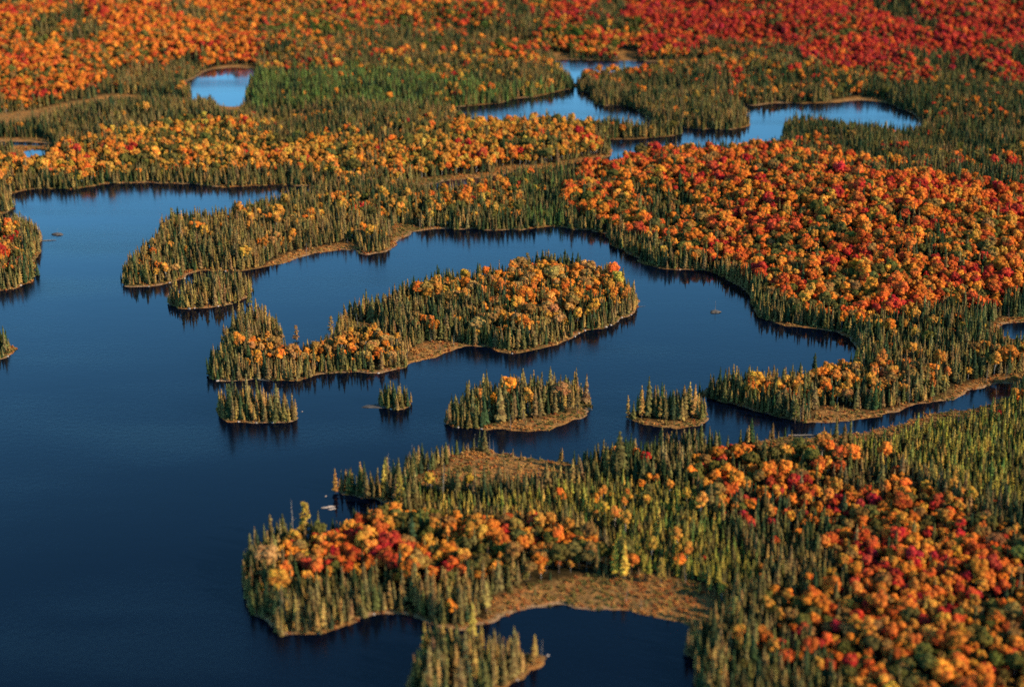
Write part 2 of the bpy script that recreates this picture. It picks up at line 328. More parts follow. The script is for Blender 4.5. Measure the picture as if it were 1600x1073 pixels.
def plain(name, stops, scale=3, rough=None):
    m, n_, N, L = mat(name)
    g = N('ShaderNodeTexCoord'); x = N('ShaderNodeTexNoise'); x.inputs['Scale'].default_value = scale; x.inputs['Detail'].default_value = 5; L(g.outputs['Object'], x.inputs['Vector'])
    r = ramp(N, stops); L(x.outputs['Fac'], r.inputs[0])
    d = N('ShaderNodeBsdfPrincipled'); d.inputs['Roughness'].default_value = rough or .85; L(r.outputs[0], d.inputs['Base Color'])
    b = N('ShaderNodeBump'); b.inputs['Strength'].default_value = .5; b.inputs['Distance'].default_value = .2; L(x.outputs['Fac'], b.inputs['Height']); L(b.outputs[0], d.inputs['Normal'])
    out = N('ShaderNodeOutputMaterial'); L(d.outputs[0], out.inputs[0]); return m
M_BARK = plain('bark', [(.3, (.05, .035, .025)), (.7, (.14, .10, .075))])
M_BIRCHBARK = plain('pale_bark', [(.35, (.16, .13, .10)), (.6, (.5, .46, .40))])
M_DEAD = plain('dead_wood', [(.3, (.09, .075, .06)), (.7, (.24, .205, .17))], 2)
M_ROCK = plain('granite', [(.3, (.20, .15, .12)), (.55, (.38, .31, .26)), (.75, (.58, .50, .45))], 1.4)
M_DARKROCK = plain('dark_rock', [(.3, (.03, .026, .022)), (.7, (.12, .10, .085))], 1.4)

# ------------------------------------------------------------------ tree meshes: each returns (V, F, clump) of its crown, and of its trunk
class MB:
    def __init__(s): s.V = []; s.F = []; s.c = []; s.n = 0
    def add(s, V, F, c):
        V = np.asarray(V, float); s.V.append(V); s.F += [tuple(i + s.n for i in f) for f in F]; s.n += len(V)
        s.c.append(np.full(len(V), c) if np.isscalar(c) else np.asarray(c))
    def data(s): return np.concatenate(s.V), s.F, np.concatenate(s.c)

def tube(mb, pts, rad, n=5, c=.5):
    V = []; F = []
    P = [Vector(p) for p in pts]
    for i, (p, r) in enumerate(zip(P, rad)):
        t = (P[min(i + 1, len(P) - 1)] - P[max(i - 1, 0)]).normalized(); q = t.to_track_quat('Z', 'Y')
        for k in range(n):
            a = k * 2 * math.pi / n; v = p + q @ Vector((math.cos(a) * r, math.sin(a) * r, 0)); V.append(tuple(v))
    for i in range(len(P) - 1):
        for k in range(n):
            a = i * n + k; b = i * n + (k + 1) % n; F.append((a, b, b + n, a + n))
    F.append(tuple(range((len(P) - 1) * n, len(P) * n)))
    mb.add(V, F, c)

def spruce_mesh(R, h=12.0, rad=1.35, tiers=20, gap=.12, droop=.45, power=.8, club=False, sparse=0.0):
    cr = MB(); lean = R.normal(0, .006, 2)
    ax = lambda z: np.array([lean[0] * z, lean[1] * z, z])
    def rr(t):
        r = rad * (1 - t) ** power * (0.55 + .45 * min(1, (t - 0.0) / .12 + .35)) + .07
        if club and t > .72: r += .22 * math.sin((t - .72) / .28 * math.pi)
        return r
    z0 = h * gap
    # inner mass
    ns = 6; zs = np.linspace(z0, h * .99, 7); V = []; F = []
    for i, z in enumerate(zs):
        t = (z - z0) / (h - z0)
        for k in range(ns):
            a = k * 2 * math.pi / ns + i * .5; r = rr(min(t, .999)) * (.42 + .2 * R.random()) * (1 - .75 * sparse); V.append(ax(z) + np.array([math.cos(a) * r, math.sin(a) * r, 0]))
    V.append(ax(h))
    for i in range(6):
        for k in range(ns):
            a = i * ns + k; b = i * ns + (k + 1) % ns; F.append((a, b, b + ns, a + ns))
    for k in range(ns): F.append((36 + k, 36 + (k + 1) % ns, 42))
    cr.add(V, F, .25)
    for i in range(tiers):
        t = (i + R.random() * .7) / tiers; z = z0 + (h - z0) * t
        nb = 7 if t < .6 else 5
        off = R.random() * 6.28; rt = rr(t) * (.8 + .4 * R.random())
        for k in range(nb):
            if R.random() < .1 + sparse: continue
            a = off + (k + R.normal(0, .22)) * 2 * math.pi / nb
            r = rt * (.7 + .55 * R.random()); wd = (.30 * r + .16) * (.8 + .5 * R.random())
            d = np.array([math.cos(a), math.sin(a), 0]); s = np.array([-d[1], d[0], 0]); zz = np.array([0, 0, 1.])
            p = ax(z); lift = .25 + .1 * R.random()
            root = p + zz * lift; tip = p + d * r - zz * (droop * r * (.6 + .8 * R.random()))
            mid = p + d * r * .55 + zz * (lift * .4 - droop * r * .25)
            Lp = mid + s * wd - zz * .22; Rp = mid - s * wd - zz * .22
            Lt = p + d * r * .85 + s * wd * .55 - zz * (droop * r * .8 + .15); Rt = p + d * r * .85 - s * wd * .55 - zz * (droop * r * .8 + .15)
            cr.add([root, Lp, mid, Rp, Lt, tip, Rt], [(0, 1, 2), (0, 2, 3), (2, 1, 4, 5), (2, 5, 6, 3)], float(R.random()))
    tr = MB(); tube(tr, [ax(-.5), ax(h * .35), ax(h * .8), ax(h * 1.01)], [.16, .11, .05, .015], 5)
    return cr.data(), tr.data()

ICO = {}
def ico(sub):
    if sub not in ICO:
        b = bmesh.new(); bmesh.ops.create_icosphere(b, subdivisions=sub, radius=1)
        ICO[sub] = (np.array([v.co[:] for v in b.verts]), [tuple(v.index for v in f.verts) for f in b.faces]); b.free()
    return ICO[sub]

def broad_mesh(R, h=12.0, wd=6.4, lobes=15, cards=420, crown=.62, flat=1.0):
    cr = MB(); base = h * (1 - crown); cz = base + h * crown * .5; rz = h * crown * .5; rx = wd / 2
    IV, IF = ico(2); L_ = []
    for i in range(lobes):
        u = R.random(); th = R.random() * 6.28
        zn = 1 - 2 * ((i + .5) / lobes) ** .85; 
        th = i * 2.4 + R.normal(0, .3); rn = math.sqrt(max(0, 1 - zn * zn))
        q = .52 + .3 * R.random()
        c = np.array([math.cos(th) * rn * rx * q, math.sin(th) * rn * rx * q, cz + zn * rz * q * (.95 if zn > 0 else .8)])
        r = wd * (.13 + .14 * R.random()) * (1 if zn > -.3 else .8)
        cl = float(R.random()); L_.append((c, r, cl))
        ph = R.random(3) * 9
        dis = 1 + .16 * np.sin(IV[:, 0] * 4.1 + ph[0]) * np.sin(IV[:, 1] * 4.7 + ph[1]) + .14 * np.sin(IV[:, 2] * 6.3 + ph[2]) + R.normal(0, .07, len(IV))
        cr.add(c + IV * (dis * r)[:, None] * np.array([1, 1, .85 * flat]), IF, np.clip(cl * .7 + R.random(len(IV)) * .35, 0, 1))
    cr.add(np.array([0, 0, cz]) + IV * np.array([rx * .6, rx * .6, rz * .62]), IF, .2)
    tot = sum(r * r for _, r, _ in L_)
    for c, r, cl in L_:
        for k in range(max(3, int(cards * r * r / tot))):
            v = R.normal(0, 1, 3); v /= np.linalg.norm(v)
            if v[2] < -.5: v[2] *= -1
            p = c + v * r * (.98 + .28 * R.random()) * np.array([1, 1, .85])
            nn = v + R.normal(0, .6, 3); nn /= np.linalg.norm(nn)
            a = np.cross(nn, [.3, .2, .9]); a /= np.linalg.norm(a); b = np.cross(nn, a); s = .2 + .2 * R.random()
            cr.add([p + a * s, p + b * s, p - a * s * 1.1, p - b * s * .8], [(0, 1, 2, 3)], float(np.clip(cl * .5 + R.random() * .6, 0, 1)))
    tr = MB(); tube(tr, [(0, 0, -.6), (R.normal(0, .15), R.normal(0, .15), h * .3), (0, 0, h * .62)], [.22, .16, .08], 6)
    for c, r, _ in L_[::3]:
        tube(tr, [(0, 0, h * .3), tuple(c * np.array([.5, .5, .75])), tuple(c)], [.09, .06, .03], 4)
    return cr.data(), tr.data()

def pine_mesh(R, h=20.0, rad=3.0):
    cr = MB(); tr = MB(); z = h * .28; side = R.random() * 6.28
    tube(tr, [(0, 0, -.6), (.1, 0, h * .4), (-.1, .1, h * .8), (0, 0, h * .99)], [.34, .25, .12, .03], 6)
    IV, IF = ico(2)
    while z < h * .98:
        t = (z - h * .28) / (h * .72); r0 = rad * (1 - t) ** .6 * (.55 + .75 * R.random()) + .4
        for k in range(int(4 + R.random() * 3)):
            a = R.random() * 6.28; r = r0 * (.5 + .6 * R.random()); d = np.array([math.cos(a), math.sin(a), 0])
            tip = np.array([0, 0, z]) + d * r + np.array([0, 0, .18 * r])
            tube(tr, [(0, 0, z), tuple(tip * .9 + np.array([0, 0, z]) * .1)], [.07, .03], 4)
            for q in range(3):
                c = np.array([0, 0, z]) + d * r * (.45 + .25 * q) + R.normal(0, .2, 3) + np.array([0, 0, .12 * r]); s = np.array([.62, .62, .26]) * (.75 + .5 * R.random()) * (.6 + .12 * r)
                V = c + IV * s * (1 + R.normal(0, .2, (len(IV), 1))); cr.add(V, IF, np.clip(R.random() + R.normal(0, .2, len(IV)), 0, 1))
        z += h * (.035 + .035 * R.random())
    return cr.data(), tr.data()

def snag_mesh(R, h=9.0):
    tr = MB(); l = R.normal(0, .05, 2)
    tube(tr, [(0, 0, -.4), (l[0] * h * .5, l[1] * h * .5, h * .5), (l[0] * h, l[1] * h, h)], [.15, .10, .03], 5)
    for k in range(int(10 + R.random() * 12)):
        z = h * (.3 + .68 * R.random()); a = R.random() * 6.28; r = (1.35 - z / h) * (.5 + 1.0 * R.random()); x, y = l[0] * z, l[1] * z
        tube(tr, [(x, y, z), (x + math.cos(a) * r, y + math.sin(a) * r, z + r * (.25 - .6 * R.random()))], [.05, .02], 3)
    return tr.data()

def bush_mesh(R, h=1.0):
    cr = MB()
    for k in range(46):
        a = R.random() * 6.28; r = abs(R.normal(0, .45)); p = np.array([math.cos(a) * r, math.sin(a) * r, 0]); d = np.array([R.normal(0, .3), R.normal(0, .3), 1.0]) * h * (.5 + .6 * R.random()); s = np.array([-math.sin(a), math.cos(a), 0]) * (.07 + .09 * R.random())
        cr.add([p - s, p + s, p + d * .7 + s * 1.2, p + d, p + d * .7 - s * 1.2], [(0, 1, 2, 3, 4)], float(R.random()))
    IV, IF = ico(1)
    cr.add(IV * np.array([.55, .55, .32 * h]) * (1 + R.normal(0, .2, (len(IV), 1))) + np.array([0, 0, .2 * h]), IF, .3)
    return cr.data()

def build_mesh(name, parts, mats):
    """parts: list of (data, material index); one mesh"""
    V = []; F = []; c = []; mi = []; n = 0
    for (v, f, cc), m in parts:
        V.append(v); F += [tuple(i + n for i in q) for q in f]; c.append(cc); mi += [m] * len(f); n += len(v)
    me = bpy.data.meshes.new(name); me.from_pydata(np.concatenate(V).tolist(), [], F)
    for m in mats: me.materials.append(m)
    me.polygons.foreach_set('material_index', mi)
    at = me.attributes.new('clump', 'FLOAT', 'POINT'); at.data.foreach_set('value', np.concatenate(c))
    return me

def R_(s): return np.random.default_rng(s)
LIB = {}
def lib(kind, datas, leaf, bark):
    col = bpy.data.collections.new(kind + '_forms'); L_ = []
    for i, (cd, td) in enumerate(datas):
        whole = build_mesh(kind, [(cd, 0), (td, 1)] if cd is not None else [(td, 1)], [leaf, bark])
        o = bpy.data.objects.new('%s_form_%02d' % (kind, i), whole); col.objects.link(o)
        L_.append((build_mesh('crown', [(cd, 0)], [leaf]) if cd is not None else None, build_mesh('trunk', [(td, 0)], [bark])))
    LIB[kind] = (col, L_)

lib('spruce_tree', [spruce_mesh(R_(s), 12, 1.45 + .85 * R_(s).random(), 19 + s % 4, .03 + .08 * R_(s + 9).random(), .35 + .25 * R_(s).random(), .7 + .35 * R_(s + 3).random(), club=(s % 3 == 0)) for s in range(9)], M_NEED, M_BARK)
lib('young_spruce_tree', [spruce_mesh(R_(s + 40), 7, 1.15, 14, .03, .25, 1.0) for s in range(5)], M_NEED, M_BARK)
lib('larch_tree', [spruce_mesh(R_(s + 80), 11, 1.35, 17, .14, .15, .7, sparse=.12) for s in range(6)], M_NEED, M_BARK)
lib('maple_tree', [broad_mesh(R_(s + 120), 12, 6.6, 15, 420, .66) for s in range(7)], M_LEAF, M_BARK)
lib('birch_tree', [broad_mesh(R_(s + 160), 12.5, 5.0, 13, 420, .72) for s in range(7)], M_LEAF, M_BIRCHBARK)
lib('oak_tree', [broad_mesh(R_(s + 200), 11.5, 6.8, 17, 420, .62, .9) for s in range(5)], M_LEAF, M_BARK)
lib('pine_tree', [pine_mesh(R_(s + 240), 20, 2.9) for s in range(5)], M_NEED, M_BARK)
lib('dead_tree', [(None, snag_mesh(R_(s + 280), 9)) for s in range(6)], M_DEAD, M_DEAD)

# ------------------------------------------------------------------ stands of trees
O = (.58, .15, .026); RO = (.52, .085, .024); RD = (.44, .034, .024); CR = (.40, .028, .034); GO = (.56, .225, .040); YE = (.50, .27, .048); OL = (.12, .098, .026); BR = (.26, .135, .040); GR = (.075, .095, .018); TN = (.40, .20, .06)
PAL = {   # (kind, colour, weight) ordered from red to green so that neighbours tend to share a colour
 'orange': [('maple_tree', RD, .10), ('maple_tree', RO, .24), ('maple_tree', O, .30), ('birch_tree', GO, .18), ('oak_tree', BR, .08), ('oak_tree', OL, .10)],
 'redfar': [('maple_tree', CR, .15), ('maple_tree', RD, .52), ('maple_tree', RO, .2), ('oak_tree', BR, .05), ('oak_tree', OL, .08)],
 'gold': [('maple_tree', RD, .03), ('maple_tree', O, .15), ('birch_tree', GO, .44), ('birch_tree', YE, .2), ('oak_tree', OL, .18)],
 'mix': [('maple_tree', RD, .12), ('maple_tree', RO, .12), ('maple_tree', O, .2), ('birch_tree', GO, .22), ('oak_tree', BR, .14), ('oak_tree', OL, .2)],
 'lower': [('maple_tree', CR, .025), ('maple_tree', RD, .075), ('maple_tree', RO, .12), ('maple_tree', O, .25), ('birch_tree', GO, .25), ('oak_tree', BR, .11), ('oak_tree', OL, .17)],
 'nworange': [('maple_tree', RD, .05), ('maple_tree', RO, .2), ('maple_tree', O, .45), ('birch_tree', GO, .1), ('oak_tree', BR, .08), ('oak_tree', OL, .12)],
 'tan': [('maple_tree', O, .2), ('birch_tree', GO, .42), ('oak_tree', TN, .2), ('oak_tree', BR, .1)],
 'bay': [('maple_tree', RD, .10), ('maple_tree', RO, .09), ('maple_tree', O, .2), ('birch_tree', GO, .27), ('oak_tree', BR, .1), ('oak_tree', OL, .24)],
 'greenmix': [('maple_tree', RD, .12), ('maple_tree', RO, .16), ('maple_tree', O, .16), ('birch_tree', GO, .16), ('oak_tree', OL, .2), ('oak_tree', GR, .2)],
}
DK = (.036, .052, .022); SO = (.106, .086, .029); SB = (.165, .108, .040); YG = (.25, .195, .038); BG = (.105, .135, .034); LB = (.30, .17, .05); LG = (.38, .23, .05)
CON = {
 'dark': [(DK, .45), (SO, .38), (SB, .17)], 'olive': [(DK, .22), (SO, .38), (SB, .33), (LB, .07)], 'bronze': [(DK, .1), (SO, .25), (SB, .45), (LB, .20)],
 'young': [(YG, .5), (SO, .3), (BG, .1), (LG, .1)], 'green': [(BG, .55), (SO, .22), (DK, .23)], 'mossy': [(BG, .25), (SO, .35), (DK, .3), (SB, .1)],
}
# (outline, share of broadleaf, palette, conifer spacing, conifer palette, height, kind of conifer)
REG = [
 ([(-200,-200),(1800,-200),(1800,130),(-200,130)], .8, 'mix', 3.6, 'dark', .95, 'spruce_tree'),
 ([(-200,-200),(430,-200),(420,30),(412,75),(345,98),(300,112),(240,128),(180,134),(100,152),(-200,172)], .9, 'nworange', 4, 'olive', 1, 'spruce_tree'),
 ([(400,14),(560,22),(700,10),(870,0),(880,88),(700,80),(560,70),(400,90)], .75, 'greenmix', 3.6, 'olive', 1, 'spruce_tree'),
 ([(400,50),(560,60),(640,78),(640,100),(560,105),(400,110)], .35, 'mix', 3.2, 'olive', 1, 'spruce_tree'),
 ([(860,-200),(1800,-200),(1800,132),(1480,122),(1400,112),(1300,100),(1200,76),(1100,74),(1000,68),(870,74)], .93, 'redfar', 4, 'dark', 1, 'spruce_tree'),
 ([(860,20),(1000,30),(1000,70),(870,74)], .85, 'greenmix', 4, 'olive', 1, 'spruce_tree'),
 ([(870,-60),(1010,-60),(1000,10),(860,18)], .93, 'redfar', 4, 'dark', 1, 'spruce_tree'),
 ([(380,105),(560,100),(700,110),(880,100),(895,140),(800,150),(690,165),(380,165)], .06, 'gold', 2.6, 'green', 1, 'spruce_tree'),
 ([(560,85),(700,80),(870,88),(892,125),(800,140),(760,128),(650,112),(560,108)], .45, 'gold', 3, 'olive', 1, 'spruce_tree'),
 ([(945,106),(1160,92),(1300,112),(1170,148),(1000,142),(940,130)], .7, 'mix', 3.2, 'olive', 1, 'spruce_tree'),
 ([(1160,100),(1330,118),(1480,130),(1600,145),(1600,160),(1330,150),(1160,140)], .3, 'mix', 3, 'dark', 1, 'spruce_tree'),
 ([(1380,130),(1800,135),(1800,230),(1480,210),(1380,170)], .1, 'mix', 2.8, 'dark', .95, 'spruce_tree'),
 ([(1240,185),(1480,205),(1800,220),(1800,290),(1600,282),(1500,268),(1400,252),(1240,228)], .16, 'mix', 2.6, 'dark', .95, 'spruce_tree'),
 ([(60,238),(100,215),(180,200),(250,190),(330,172),(420,182),(560,185),(640,196),(700,190),(800,172),(900,175),(930,190),(955,228),(900,246),(830,248),(700,262),(640,262),(560,276),(450,256),(380,258),(300,262),(230,268),(150,272),(60,266),(-100,296),(-100,240)], .8, 'gold', 3, 'olive', 1, 'spruce_tree'),
 ([(390,170),(520,172),(550,200),(540,215),(420,215),(350,200)], .45, 'gold', 2.6, 'olive', .9, 'spruce_tree'),
 ([(540,170),(690,175),(640,210),(560,215)], .15, 'gold', 2.6, 'olive', .9, 'spruce_tree'),
 ([(885,275),(905,252),(950,240),(1000,226),(1060,217),(1200,222),(1250,235),(1400,255),(1500,272),(1600,288),(1800,305),(1800,470),(1600,448),(1540,475),(1400,478),(1340,495),(1240,480),(1185,432),(1100,398),(1050,380),(1000,366),(950,345),(900,325),(885,300)], .93, 'orange', 3.4, 'dark', 1, 'spruce_tree'),
 ([(510,296),(560,294),(620,302),(700,298),(800,294),(872,300),(860,322),(800,330),(700,322),(600,335),(530,330),(500,318)], .72, 'gold', 2.6, 'olive', 1, 'spruce_tree'),
 ([(812,262),(892,258),(885,345),(830,340),(815,300)], .05, 'gold', 2.5, 'mossy', .85, 'spruce_tree'),
 ([(205,352),(400,330),(520,335),(610,345),(610,395),(470,400),(390,425),(260,440),(190,440)], .13, 'tan', 2.6, 'bronze', 1, 'spruce_tree'),
 ([(390,375),(470,365),(600,358),(560,392),(470,402),(400,420)], .03, 'gold', 2.6, 'bronze', .8, 'larch_tree'),
 ([(-60,338),(28,345),(38,395),(20,425),(-60,420)], .6, 'mix', 3, 'olive', 1, 'spruce_tree'),
 ([(615,430),(700,418),(830,405),(930,400),(975,450),(960,480),(860,500),(760,520),(670,505),(620,470)], .40, 'tan', 2.6, 'dark', 1, 'spruce_tree'),
 ([(380,515),(450,508),(530,500),(610,505),(650,520),(650,545),(520,552),(380,556)], .85, 'tan', 2.6, 'bronze', .72, 'larch_tree'),
 ([(335,440),(445,440),(445,515),(345,520)], .0, 'tan', 2.6, 'bronze', 1, 'larch_tree'),
 ([(1110,585),(1200,568),(1300,558),(1400,570),(1480,560),(1480,585),(1400,600),(1300,612),(1150,612)], .62, 'tan', 2.6, 'olive', 1, 'spruce_tree'),
 ([(1520,540),(1700,520),(1700,600),(1560,580)], .5, 'tan', 2.6, 'olive', 1, 'spruce_tree'),
 ([(440,840),(500,812),(560,800),(640,792),(760,798),(900,815),(985,850),(980,900),(880,892),(760,890),(640,900),(560,885),(470,880)], .95, 'bay', 2.6, 'olive', 1, 'spruce_tree'),
 ([(650,742),(760,764),(860,756),(930,742),(1060,740),(1110,790),(1180,860),(1180,905),(1060,912),(990,888),(985,850),(900,812),(760,796),(640,790)], .07, 'gold', 2.6, 'young', 1.0, 'young_spruce_tree'),
 ([(1290,668),(1440,655),(1600,610),(1800,600),(1800,760),(1600,776),(1520,760),(1420,725),(1360,700)], .01, 'mix', 2.6, 'young', 1.2, 'young_spruce_tree'),
 ([(1085,702),(1180,684),(1340,696),(1420,732),(1520,782),(1600,818),(1800,830),(1800,1300),(1300,1300),(1260,1010),(1200,960),(1200,880),(1130,790),(1080,740)], .97, 'lower', 2.6, 'olive', .87, 'spruce_tree'),
 ([(1170,800),(1290,810),(1300,860),(1260,910),(1180,900)], .3, 'lower', 2.4, 'olive', .85, 'spruce_tree'),
 ([(1085,985),(1190,960),(1300,1010),(1330,1300),(1080,1300)], .3, 'lower', 2.6, 'olive', 1, 'spruce_tree'),
]

def classify(x, y, z):
    u, v, zc = proj(x, y, z)
    u = u + (vnoise(x, y, 26, 61) - .5) * 26 + (vnoise(x, y, 9, 63) - .5) * 12; v = v + (vnoise(x, y, 26, 62) - .5) * 12 + (vnoise(x, y, 9, 64) - .5) * 7
    k = np.full(x.shape, -1)
    for i, r in enumerate(REG): k[inside(u, v, r[0])] = i
    return k
REG += [
 ([(370,790),(470,790),(450,870),(450,985),(370,990)], .08, 'tan', 3.2, 'bronze', 1.25, 'spruce_tree'),
 ([(610,960),(880,960),(880,1073),(610,1120)], .05, 'tan', 3.0, 'bronze', 1.2, 'spruce_tree'),
 ([(670,560),(940,560),(940,660),(670,665)], .16, 'tan', 2.9, 'bronze', 1.2, 'spruce_tree'),
 ([(320,590),(475,590),(475,665),(320,665)], .08, 'tan', 2.8, 'bronze', 1.3, 'spruce_tree'),
 ([(960,600),(1115,605),(1115,675),(960,675)], .02, 'tan', 2.8, 'bronze', 1.2, 'spruce_tree'),
 ([(480,690),(615,690),(615,790),(480,790)], .03, 'gold', 3.0, 'bronze', 1.1, 'spruce_tree'),
]
REG.append(([(255,430),(400,430),(400,490),(255,490)], 0, 'tan', 2.9, 'bronze', 1.0, 'spruce_tree'))
REG.append(([(380,905),(760,905),(760,990),(380,1000)], .05, 'tan', 2.9, 'bronze', 1.0, 'spruce_tree'))
DEF = (None, .08, 'gold', 2.6, 'olive', 1.0, 'spruce_tree')
def reg(i): return REG[i] if i >= 0 else DEF

def jgrid(s, jit=.42):
    xs = np.arange(GX0 + 20, GX1 - 20, s); ys = np.arange(GY0 + 10, 3100, s)
    X, Y = np.meshgrid(xs, ys); X = X.ravel(); Y = Y.ravel()
    X[:] += np.repeat((np.arange(len(ys)) % 2) * s * .5, len(xs))
    X = X + RNG.uniform(-jit, jit, X.shape) * s; Y = Y + RNG.uniform(-jit, jit, Y.shape) * s
    u, v, _ = proj(X, Y, 0 * X)
    m = (u > -130) & (u < 1730) & (v > -55) & (v < 1215)
    return X[m], Y[m]

T = {k: [] for k in LIB}       # kind -> rows x y z scale_xy scale_z rotation r g b form
def put(kind, x, y, s, sxy, col, tilt=0.035):
    n = len(x)
    if n == 0: return
    z = height(x, y) - .15
    col = np.asarray(col, float) * np.ones((n, 3))
    j = RNG.normal(1, .13, (n, 1)); col = np.clip(col * j * RNG.normal(1, .07, (n, 3)), .004, .9)
    T[kind].append(np.column_stack([x, y, z, s * sxy, s, RNG.uniform(0, 6.283, n), col, RNG.integers(0, len(LIB[kind][1]), n), RNG.normal(0, tilt, n)]))

# single big trees that stand out: foot of the trunk, height in metres
SPECIAL = [('pine_tree', 478, 848, 22, (.30, .17, .035)), ('spruce_tree', 966, 748, 25, (.085, .082, .022)), ('spruce_tree', 948, 748, 17, (.16, .11, .03)), ('pine_tree', 1076, 652, 17, (.20, .13, .04)), ('larch_tree', 396, 905, 13, (.34, .19, .04)),
 ('spruce_tree', 498, 838, 14, SO), ('spruce_tree', 425, 860, 18, SB), ('spruce_tree', 443, 862, 19, SO), ('larch_tree', 738, 1010, 22, (.25, .16, .04)), ('larch_tree', 752, 1045, 20, (.24, .13, .035)), ('larch_tree', 664, 1030, 17, (.26, .17, .04)), ('larch_tree', 692, 1030, 17, (.28, .15, .04)),
 ('spruce_tree', 675, 1050, 16, SB), ('pine_tree', 824, 428, 16, (.22, .15, .04)), ('spruce_tree', 848, 424, 16, DK), ('pine_tree', 463, 532, 13, (.28, .14, .04)), ('pine_tree', 518, 525, 14, (.30, .15, .04)), ('pine_tree', 540, 512, 12, (.3, .15, .04)),
 ('spruce_tree', 750, 705, 12, SO), ('spruce_tree', 757, 706, 13, SO), ('spruce_tree', 697, 727, 13, SO), ('spruce_tree', 605, 756, 15, SB), ('spruce_tree', 800, 640, 17, SO), ('spruce_tree', 835, 630, 17, SO), ('spruce_tree', 884, 628, 16, SO), ('spruce_tree', 894, 632, 15, SO), ('spruce_tree', 747, 648, 17, SO),
 ('pine_tree', 902, 648, 13, (.20, .12, .045)), ('spruce_tree', 1096, 656, 13, SO), ('spruce_tree', 1042, 655, 14, SB), ('spruce_tree', 1058, 656, 14, SO), ('spruce_tree', 1272, 585, 15, DK), ('spruce_tree', 1250, 590, 12, DK), ('larch_tree', 1430, 625, 17, (.2, .14, .04)), ('pine_tree', 1242, 660, 15, (.12, .11, .03)),
 ('larch_tree', 524, 770, 14, (.32, .15, .045)), ('larch_tree', 600, 770, 15, (.3, .18, .04)), ('pine_tree', 625, 800, 19, (.26, .17, .035)), ('birch_tree', 1018, 880, 13, YE), ('larch_tree', 960, 905, 19, (.38, .24, .035)), ('larch_tree', 975, 908, 20, (.38, .24, .035)), ('pine_tree', 1146, 985, 16, (.24, .16, .045)), ('birch_tree', 1128, 940, 10, YE), ('spruce_tree', 1306, 685, 13, SO), ('spruce_tree', 1095, 705, 13, SO),
 ('pine_tree', 1032, 915, 14, (.3, .19, .04)), ('spruce_tree', 1530, 575, 14, SO), ('spruce_tree', 668, 850, 18, SO), ('spruce_tree', 640, 862, 16, SO), ('spruce_tree', 630, 470, 14, DK), ('spruce_tree', 684, 442, 14, DK), ('spruce_tree', 747, 440, 14, DK), ('birch_tree', 252, 402, 9, (.5, .24, .02)),
 ('larch_tree', 230, 440, 15, (.26, .15, .04)), ('larch_tree', 296, 478, 14, (.25, .15, .04)), ('larch_tree', 320, 470, 13, (.24, .15, .04)), ('pine_tree', 390, 475, 14, (.2, .14, .04)), ('pine_tree', 272, 475, 8, (.28, .16, .05)), ('pine_tree', 270, 352, 14, (.18, .13, .04)), ('birch_tree', 302, 362, 11, GO), ('larch_tree', 258, 385, 13, (.3, .17, .05))]
sp_xy = []
for kind, px, py, hh, col in SPECIAL:
    x, y = unproj(px, py); x = np.array([x]); y = np.array([y]); sp_xy.append((x[0], y[0]))
    base = {'pine_tree': 20, 'spruce_tree': 12, 'larch_tree': 11, 'birch_tree': 12.5, 'maple_tree': 12}[kind]
    s = hh / base; sxy = 1.0 if kind != 'spruce_tree' else (1.15 if hh > 15 else 1)
    if kind == 'spruce_tree' and hh > 20: sxy = 1.5
    put(kind, x, y, s, sxy, [col], 0)
sp_kd = kdtree.KDTree(len(sp_xy))
for i, p in enumerate(sp_xy): sp_kd.insert((p[0], p[1], 0), i)
sp_kd.balance()

# broadleaf
X, Y = jgrid(4.1, .44)
d = samp(SD, X, Y); mr = samp(marsh, X, Y)
k = classify(X, Y, height(X, Y) + 9)
fr = np.array([reg(i)[1] for i in range(-1, len(REG))])[k + 1]
m = (d > 5 + 5 * vnoise(X, Y, 30, 71)) & (mr < .1)
cl = fnoise(X, Y, 34, 72)
pr = np.where(fr > .6, fr, np.minimum(np.clip(fr + (cl - .5) * 3.2 * np.sqrt(fr), 0, 1), fr * 2.6))
_, v_, _ = proj(X, Y, 0 * X)
pr = np.where((fr > .6) & (v_ < 170) & (fnoise(X, Y * .45, 130, 78) > np.where((X > 40) & (v_ < 95), .66, .605)), .08, pr); pr = np.where((fr > .6) & (v_ >= 170) & (fnoise(X, Y, 60, 79) > .68), .25, pr)
m &= RNG.random(X.shape) < pr
m &= np.array([sp_kd.find((a, b, 0))[2] > 4.2 if q else False for a, b, q in zip(X, Y, m)])
X, Y, k, d = X[m], Y[m], k[m], d[m]
sel = np.clip(.5 + (fnoise(X, Y, 38, 73) - .5) * 1.1 + (RNG.random(X.shape) - .5) * .95, 0, .9999)
sel = np.argsort(np.argsort(sel)) / len(sel)
bx, by = X, Y; bw = np.zeros(len(X))
hreg = np.array([reg(i)[5] for i in range(-1, len(REG))])[k + 1]
for i in np.unique(k):
    P = PAL[reg(i)[2]]; cum = np.cumsum([p[2] for p in P]); cum = cum / cum[-1]
    q = np.where(k == i)[0]; rk = np.argsort(np.argsort(sel[q])) / max(1, len(q)); c = np.searchsorted(cum, rk, side='right').clip(0, len(P) - 1)
    for j, (kind, colr, _) in enumerate(P):
        w_ = q[c == j]
        s = (.77 + .2 * RNG.standard_t(5, len(w_))).clip(.42, 1.45) * np.where(Y[w_] > 1500, .9, 1) * hreg[w_]
        put(kind, X[w_], Y[w_], s, RNG.normal(1, .1, len(w_)).clip(.75, 1.3), [colr]); bw[w_] = s
kb = kdtree.KDTree(len(bx))
for i in range(len(bx)): kb.insert((bx[i], by[i], 0), i)
kb.balance()
